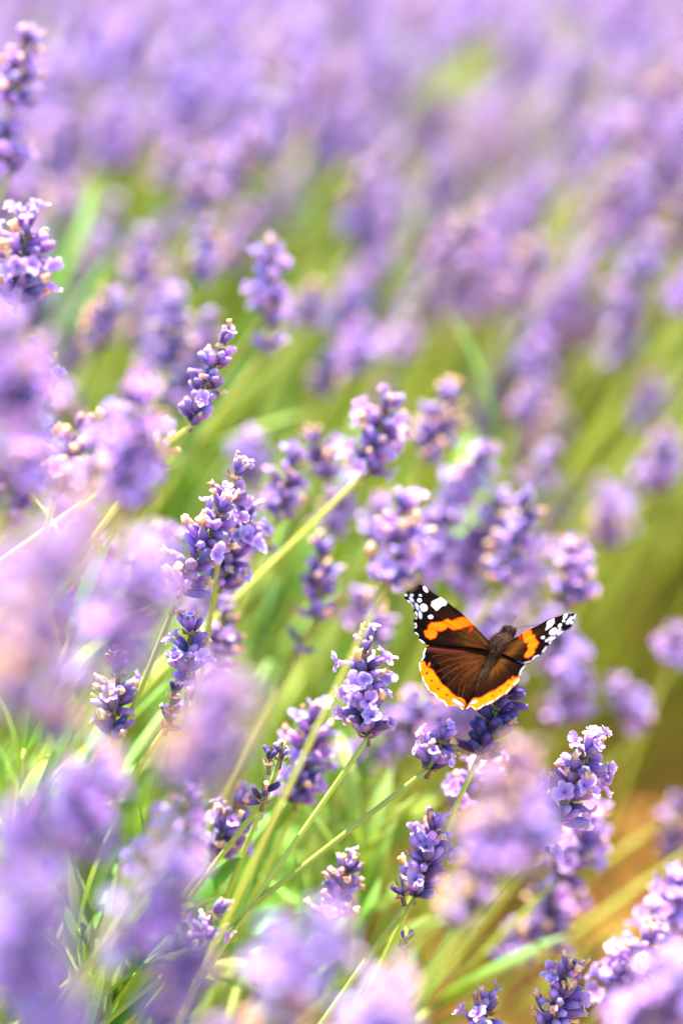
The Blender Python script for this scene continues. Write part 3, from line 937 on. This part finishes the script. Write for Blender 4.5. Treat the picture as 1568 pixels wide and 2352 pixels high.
def wing(name, out, base, left, paint, root, lift, camber):
    # dense closed outline, rays from the wing root
    O = []
    for i in range(len(out) - 1):
        a, b = np.array(out[i]), np.array(out[i + 1])
        k = max(1, int(np.hypot(*(b - a)) / .85))
        for j in range(k): O.append(a + (b - a) * j / k)
    O.append(np.array(out[-1]))
    O = np.array(O); b = np.array(base)
    ns, nt_ = len(O), 110
    ts = np.linspace(0.02, 1, nt_)
    P = b + (O - b)[None, :, :] * ts[:, None, None]
    P = P.reshape(-1, 2)
    tt = np.repeat(ts, ns)
    col = paint(P, tt, np.tile(np.arange(ns) / ns, nt_))
    V3 = []
    for (x, y), t, s in zip(P, tt, np.tile(np.arange(ns) / ns, nt_)):
        vein = .00010 * math.cos(s * 62) * min(1, t * 2)
        V3.append(on_wing(x, y, left, float(lift + camber * math.sin(math.pi * min(1, t * .8)) + vein)) - root)
    F = [(i * ns + j, i * ns + j + 1, (i + 1) * ns + j + 1, (i + 1) * ns + j) for i in range(nt_ - 1) for j in range(ns - 1)]
    # second skin underneath, closed along the rim
    Nn = NL if left else NR
    n1 = len(V3)
    V3 += [v - Nn * .00018 for v in V3]
    F += [tuple(n1 + i for i in reversed(f)) for f in F]
    rim = (nt_ - 1) * ns
    F += [(rim + j + 1, rim + j, n1 + rim + j, n1 + rim + j + 1) for j in range(ns - 1)]
    me = bpy.data.meshes.new(name)
    fill(me, [tuple(v) for v in V3], F, np.zeros(len(V3)), np.zeros(len(V3)), None, [M_WING])
    under = col * .35 + np.array((.10, .075, .055)) * .65
    ca = me.attributes.new('scales', 'FLOAT_COLOR', 'POINT')
    full = np.ones((len(V3), 4), np.float32)
    full[:n1, :3] = col; full[n1:, :3] = under
    ca.data.foreach_set('color', full.ravel())
    return me

m, nt, out_ = new_mat('wing_scales')
N, L = nt.nodes, nt.links
at = N.new('ShaderNodeAttribute'); at.attribute_name = 'scales'
p_ = N.new('ShaderNodeBsdfPrincipled'); p_.inputs['Roughness'].default_value = .55; p_.inputs['Specular IOR Level'].default_value = 0.0
p_.inputs['Sheen Weight'].default_value = .0
tc = N.new('ShaderNodeTexCoord')
n_ = N.new('ShaderNodeTexNoise'); n_.inputs['Scale'].default_value = 2600; n_.inputs['Detail'].default_value = 2
L.new(tc.outputs['Object'], n_.inputs['Vector'])
hv = N.new('ShaderNodeHueSaturation')
mr = N.new('ShaderNodeMapRange'); mr.inputs[3].default_value = .7; mr.inputs[4].default_value = 1.3
L.new(n_.outputs['Fac'], mr.inputs[0]); L.new(mr.outputs[0], hv.inputs['Value']); L.new(at.outputs['Color'], hv.inputs['Color'])
L.new(hv.outputs[0], p_.inputs['Base Color'])
bp = N.new('ShaderNodeBump'); bp.inputs['Strength'].default_value = .35; bp.inputs['Distance'].default_value = .0002
L.new(n_.outputs['Fac'], bp.inputs['Height']); L.new(bp.outputs[0], p_.inputs['Normal'])
L.new(p_.outputs[0], out_.inputs[0])
M_WING = m

def mixin(col, sd, c, soft=.9):
    a = np.clip(.5 - sd / (2 * soft), 0, 1)[:, None]
    return col * (1 - a) + np.array(c) * a
def base_col(p, t, s, k_olive, warm):
    n = nz2(p, .09)[:, None]
    fib = (.5 + .5 * np.sin(s * 210 + 11 * nz2(p, .06, 2.)))[:, None]
    inner = np.clip(1.25 - t * 1.35, 0, 1)[:, None]
    c = np.array(BLK) * (1 - inner * .0) + (np.array(BRN) * (.55 + .5 * fib) * (1 + .5 * n)) * np.clip(inner * 1.3, 0, 1) * warm
    return c + np.array(OLV) * (np.exp(-((t - .28) / .16) ** 2))[:, None] * k_olive * (.45 + .55 * fib)

def paint_fl(p, t, s):
    c = base_col(p, t, s, .55, .5)
    c = mixin(c, np.maximum(poly_sd(p, qa([(1640, 1180), (1300, 810), (1240, 790), (1300, 900), (1560, 1190)])), 0), (.07, .028, .008), 3)
    band = qa([(1130, 690), (1220, 715), (1320, 822), (1290, 835), (1230, 840), (1120, 870), (1070, 895), (960, 910), (850, 850), (830, 900), (740, 940), (660, 930), (675, 980),
               (640, 1050), (550, 1080), (470, 1020), (448, 930), (510, 910), (520, 840), (570, 790), (760, 770), (860, 720), (930, 755), (1040, 710)])
    sd = poly_sd(p, band) + 1.0 * nz2(p, .25)
    c = mixin(c, sd - 1.6, RED, 1.6); c = mixin(c, sd + .6, ORG, 1.2)
    c = mixin(c, ell_sd(p, qa([(1275, 890)])[0], 9, 4, -60), RED, 1.4)
    W = [poly_sd(p, qa([(740, 330), (790, 350), (850, 430), (820, 480), (750, 500), (700, 545), (660, 580), (630, 540), (570, 490), (580, 420), (680, 370)]))]
    for (x, y, rx, ry, ro) in ((440, 520, 62, 72, -20), (365, 388, 36, 36, 0), (560, 680, 44, 36, 0), (380, 300, 24, 18, 0), (230, 490, 28, 62, -30), (300, 650, 27, 72, 0), (290, 830, 27, 50, -5),
                            (315, 990, 26, 55, -35), (405, 1110, 72, 15, 34), (470, 195, 30, 66, -30), (125, 290, 22, 20, 0), (170, 405, 40, 14, 30)):
        W.append(ell_sd(p, qa([(x, y)])[0], rx * .15944, ry * .15944, ro))
    for (x, y, rx, ry, ro) in ((322, 500, 26, 60, -25), (378, 640, 26, 66, -8), (225, 370, 22, 50, -35), (230, 295, 26, 22, 0)):
        c = mixin(c, ell_sd(p, qa([(x, y)])[0], rx * .15944, ry * .15944, ro), LIL, 1.6)
    c = mixin(c, np.min(W, axis=0) + .6, WHT, .9)
    return c

def paint_hl(p, t, s):
    c = base_col(p, t, s, .35, 1.45)
    c = mixin(c, line_d(p, qc([(250, 190), (600, 230), (900, 250)])) - 7, (.075, .016, .010), 9)
    for L in ([(350, 350), (700, 280), (1050, 250)], [(330, 520), (620, 420), (1000, 330)], [(410, 640), (620, 530), (1050, 380)], [(470, 770), (700, 600), (1080, 400)],
              [(620, 870), (800, 680), (1100, 440)], [(800, 1050), (830, 850), (1130, 470)], [(870, 1060), (930, 800), (1150, 500)]):
        c = mixin(c, line_d(p, qc(L)) - .3, (.085, .026, .004), 1.3)
    for (x, y, r) in ((310, 455, 62), (420, 540, 62), (465, 690, 60), (530, 820, 52)):
        c = mixin(c, ell_sd(p, qc([(x, y)])[0], r * .16, r * .16, 0), BLK, 2.5)
    band = qc([(120, 440), (205, 448), (225, 510), (265, 550), (350, 590), (400, 680), (470, 780), (510, 840), (590, 900), (680, 1000), (770, 1070), (850, 1090), (905, 1125), (930, 1190),
               (890, 1300), (820, 1270), (720, 1240), (600, 1260), (530, 1160), (430, 1120), (370, 1030), (290, 990), (190, 850), (150, 790), (100, 600)])
    sd = poly_sd(p, band) + 1.1 * nz2(p, .3)
    c = mixin(c, sd - .9, (.42, .045, .003), 1.5); c = mixin(c, sd + .9, (.47, .115, .002), 1.4)
    c = mixin(c, ell_sd(p, qc([(288, 500)])[0], 3, 6, 15), (.45, .06, .005), 1)
    for (x, y, rx, ry) in ((250, 648, 20, 28), (328, 787, 19, 22), (450, 925, 22, 20), (600, 1035, 24, 16)):
        c = mixin(c, ell_sd(p, qc([(x, y)])[0], rx * .16, ry * .16, 20), (.05, .01, .005), .8)
    c = mixin(c, ell_sd(p, qc([(800, 1165)])[0], 17, 4.6, 27), LIL, 1)
    c = mixin(c, line_d(p, qc([(790, 1120), (860, 1160), (905, 1200)])) - 1.6, BLK, 1)
    for L, w in (([(222, 215), (192, 300), (200, 340), (155, 420)], 25), ([(120, 470), (132, 595)], 20), ([(172, 715), (190, 785)], 17), ([(212, 832), (285, 945)], 19), ([(318, 982), (395, 1020), (435, 1090)], 19),
                 ([(470, 1115), (545, 1142), (600, 1215)], 19), ([(630, 1245), (700, 1225), (800, 1238), (872, 1280)], 19)):
        c = mixin(c, line_d(p, qc(L)) - w * .45 * .16, WHT, .9)
    return c

def paint_fr(p, t, s):
    c = base_col(p, t, s, .9, .45)
    band = qb([(640, 452), (740, 445), (755, 530), (800, 530), (805, 590), (858, 650), (832, 730), (790, 760), (792, 800), (740, 870), (680, 905), (638, 890), (650, 830), (700, 760), (680, 690),
               (700, 650), (640, 660), (600, 560), (598, 500)])
    sd = poly_sd(p, band) + .9 * nz2(p, .25, 4.)
    c = mixin(c, sd - 1.3, RED, 1.6); c = mixin(c, sd + .5, ORG, 1.2)
    c = mixin(c, ell_sd(p, qb([(555, 565)])[0], 3, 6, 20), RED, 1)
    W = [poly_sd(p, qb([(1000, 300), (1110, 245), (1118, 320), (1070, 390), (972, 462), (1000, 360)]))]
    for (x, y, rx, ry, ro) in ((1290, 218, 24, 48, 30), (1268, 295, 18, 22, 30), (1210, 375, 22, 36, 35), (1095, 470, 32, 74, 48), (935, 570, 32, 25, -20), (1395, 320, 18, 24, 10)):
        W.append(ell_sd(p, qb([(x, y)])[0], rx * .1722, ry * .1722, ro))
    for L, w in (([(1290, 190), (1400, 158)], 7), ([(1458, 178), (1425, 255)], 18), ([(1250, 458), (1165, 522)], 17), ([(1125, 552), (1055, 602)], 17), ([(1050, 628), (1035, 662)], 17), ([(985, 715), (915, 798)], 15),
                 ([(862, 855), (800, 880), (758, 930)], 15), ([(728, 946), (622, 976)], 12)):
        W.append(line_d(p, qb(L)) - w * .45 * .1722)
    for L, w in (([(1210, 430), (1110, 520)], 14), ([(1080, 560), (980, 620)], 14), ([(1390, 240), (1330, 330)], 22)):
        c = mixin(c, line_d(p, qb(L)) - w * .1722 + 1.5 * nz2(p, .5), LIL, 1.2)
    return mixin(c, np.min(W, axis=0) + .6, WHT, .9)

def paint_hr(p, t, s):
    c = base_col(p, t, s, .8, .8)
    b1 = qb([(520, 1185), (450, 1195), (400, 1250), (360, 1240), (270, 1310), (160, 1390), (60, 1450)])
    b2 = qc([(1430, 955), (1300, 1035), (1180, 1095), (1080, 1100), (1000, 1150), (920, 1230), (920, 1300), (1020, 1245), (1110, 1310), (1260, 1240), (1440, 1150)])
    b3 = qb([(140, 1580), (300, 1470), (410, 1370), (530, 1215)])
    sd = poly_sd(p, b1 + b2 + b3) + .9 * nz2(p, .3, 7.)
    c = mixin(c, sd - 1.0, (.42, .045, .003), 1.5); c = mixin(c, sd + .8, (.47, .11, .002), 1.4)
    c = mixin(c, ell_sd(p, qb([(410, 1205)])[0], 3, 6, 30), (.4, .04, .005), 1)
    for q in qb([(340, 1320), (213, 1412), (78, 1493)]) + qc([(1400, 1050)]):
        c = mixin(c, ell_sd(p, q, 3.4, 2.6, -30), (.05, .01, .005), .8)
    c = mixin(c, ell_sd(p, qc([(1080, 1160)])[0], 9, 3.4, -12), LIL, 1)
    c = mixin(c, line_d(p, qc([(1000, 1165), (1080, 1130)])) - 1.3, BLK, 1)
    W = []
    for L, w in (([(606, 985), (548, 1080), (520, 1165)], 15), ([(508, 1212), (435, 1310)], 15), ([(388, 1355), (292, 1445)], 14), ([(240, 1478), (140, 1550)], 14)):
        W.append(line_d(p, qb(L)) - w * .45 * .1722)
    for L, w in (([(1420, 1130), (1305, 1200)], 16), ([(1255, 1210), (1150, 1272)], 16), ([(1100, 1285), (1020, 1228), (922, 1278)], 16)):
        W.append(line_d(p, qc(L)) - w * .5 * .16)
    return mixin(c, np.min(W, axis=0) + .6, WHT, .9)

foot = TH - UV * .007
BF = thing('butterfly', 'black and orange butterfly with white tipped wings spread on a violet sprig', 'butterfly', foot)
obj('hindwing', wing('hindwing', HL_OUT, HL_BASE, True, paint_hl, foot, -.0004, .0006), BF)
obj('forewing', wing('forewing', FL_OUT, FL_BASE, True, paint_fl, foot, .0002, .0007), BF)
obj('hindwing', wing('hindwing', HR_OUT, HR_BASE, False, paint_hr, foot, -.0004, .0006), BF)
obj('forewing', wing('forewing', FR_OUT, FR_BASE, False, paint_fr, foot, .0002, .0007), BF)

M_BODY = plant_mat('body_fur', [(0, (.010, .005, .0025)), (.5, (.030, .016, .008)), (1, (.085, .050, .028))], transl=0, rough=.95, noise_scale=1500, noise_amt=.6, bump=.8)
M_EYE = plant_mat('insect_eye', [(0, (.02, .012, .01)), (1, (.05, .03, .02))], transl=0, rough=.25, bump=0)
def body():
    # continuous head, thorax, abdomen along the body axis
    prof = [(-.0165, .0004), (-.0155, .0011), (-.0130, .0018), (-.0095, .0023), (-.0055, .0023), (-.0032, .0023), (-.0014, .0033), (.0010, .0040), (.0032, .0039), (.0050, .0031), (.0062, .0023),
            (.0072, .0019), (.0082, .0020), (.0092, .0017), (.0099, .0006)]
    V, F, T = [], [], []
    seg = 18
    for f, r in prof:
        for k in range(seg):
            a = 2 * math.pi * k / seg
            rr = r * (1 + .05 * noise.noise(Vector((f * 900, math.cos(a) * 2, math.sin(a) * 2))))
            P = TH - foot + FV * f + LV * (rr * math.cos(a)) + UV * (rr * .92 * math.sin(a) - .0006)
            V.append(tuple(P)); T.append(.45 + .3 * math.sin(f * 2600))
    for i in range(len(prof) - 1):
        for k in range(seg):
            k2 = (k + 1) % seg
            F.append((i * seg + k, i * seg + k2, (i + 1) * seg + k2, (i + 1) * seg + k))
    me = bpy.data.meshes.new('body'); fill(me, V, F, T, np.zeros(len(V)), None, [M_BODY])
    b = obj('body', me, BF)
    # fur
    r3 = random.Random(3)
    HV, HF, HT = [], [], []
    for _ in range(2600):
        f = r3.choice((r3.uniform(-.003, .0095), r3.uniform(-.0035, .0095), r3.uniform(-.014, -.002)))
        r = np.interp(f, [q[0] for q in prof], [q[1] for q in prof])
        a = r3.uniform(-.35, math.pi + .35)
        nrm = (LV * math.cos(a) + UV * math.sin(a) * .95)
        P = TH - foot + FV * f + nrm * (float(r) * .95) - UV * .0006
        d = (nrm * .7 - FV * .75 + Vector((r3.gauss(0, .25), r3.gauss(0, .25), r3.gauss(0, .25)))).normalized()
        ln = r3.uniform(.0010, .0026) * (1 if f > -.002 else .7)
        s = d.cross(FV).normalized() * .00006
        i = len(HV)
        HV += [tuple(P - s), tuple(P + s), tuple(P + d * ln)]
        HT += [.4, .4, r3.uniform(.5, 1.1)]
        HF.append((i, i + 1, i + 2))
    # long hairs over the inner hindwings
    me2 = bpy.data.meshes.new('fur'); fill(me2, HV, HF, HT, np.zeros(len(HV)), None, [M_BODY])
    obj('fur', me2, b)
    for sgn in (-1, 1):
        # eye
        V, F, T = [], [], []
        c = TH - foot + FV * .0084 + LV * (.0014 * sgn) + UV * .0001
        for i in range(7):
            for k in range(10):
                th, ph = math.pi * i / 6, 2 * math.pi * k / 10
                V.append(tuple(c + .0010 * (FV * math.cos(th) + LV * math.sin(th) * math.cos(ph) + UV * math.sin(th) * math.sin(ph)))); T.append(.4)
        for i in range(6):
            for k in range(10):
                F.append((i * 10 + k, i * 10 + (k + 1) % 10, (i + 1) * 10 + (k + 1) % 10, (i + 1) * 10 + k))
        me = bpy.data.meshes.new('eye'); fill(me, V, F, T, np.zeros(len(V)), None, [M_EYE]); obj('eye', me, BF)
        # antenna: thin, clubbed, held low and forward
        P0 = TH - foot + FV * .0090 + LV * (.0006 * sgn)
        pts = [P0 + FV * (.013 * q) + LV * (.006 * q * sgn) - UV * (.011 * q) for q in [i / 9 for i in range(10)]]
        V, F, T = tube(pts, [.00008] * 7 + [.00012, .00024, .00022], 6)
        me = bpy.data.meshes.new('antenna'); fill(me, V, F, T, np.zeros(len(V)), None, [M_BODY]); obj('antenna', me, BF)
        for f, g in ((.004, .004), (.0005, -.003)):
            A = TH - foot + FV * f - UV * .0025 + LV * (.0012 * sgn)
            K = A + LV * (.0045 * sgn) + FV * (g * .6) - UV * .0012
            E = A + LV * (.0030 * sgn) + FV * g - UV * .0075
            V, F, T = tube([A, K, (K + E) * .5 + LV * .0004 * sgn, E], [.00028, .00022, .00018, .00012], 6)
            me = bpy.data.meshes.new('leg'); fill(me, V, F, T, np.zeros(len(V)), None, [M_BODY]); obj('leg', me, BF)
body()
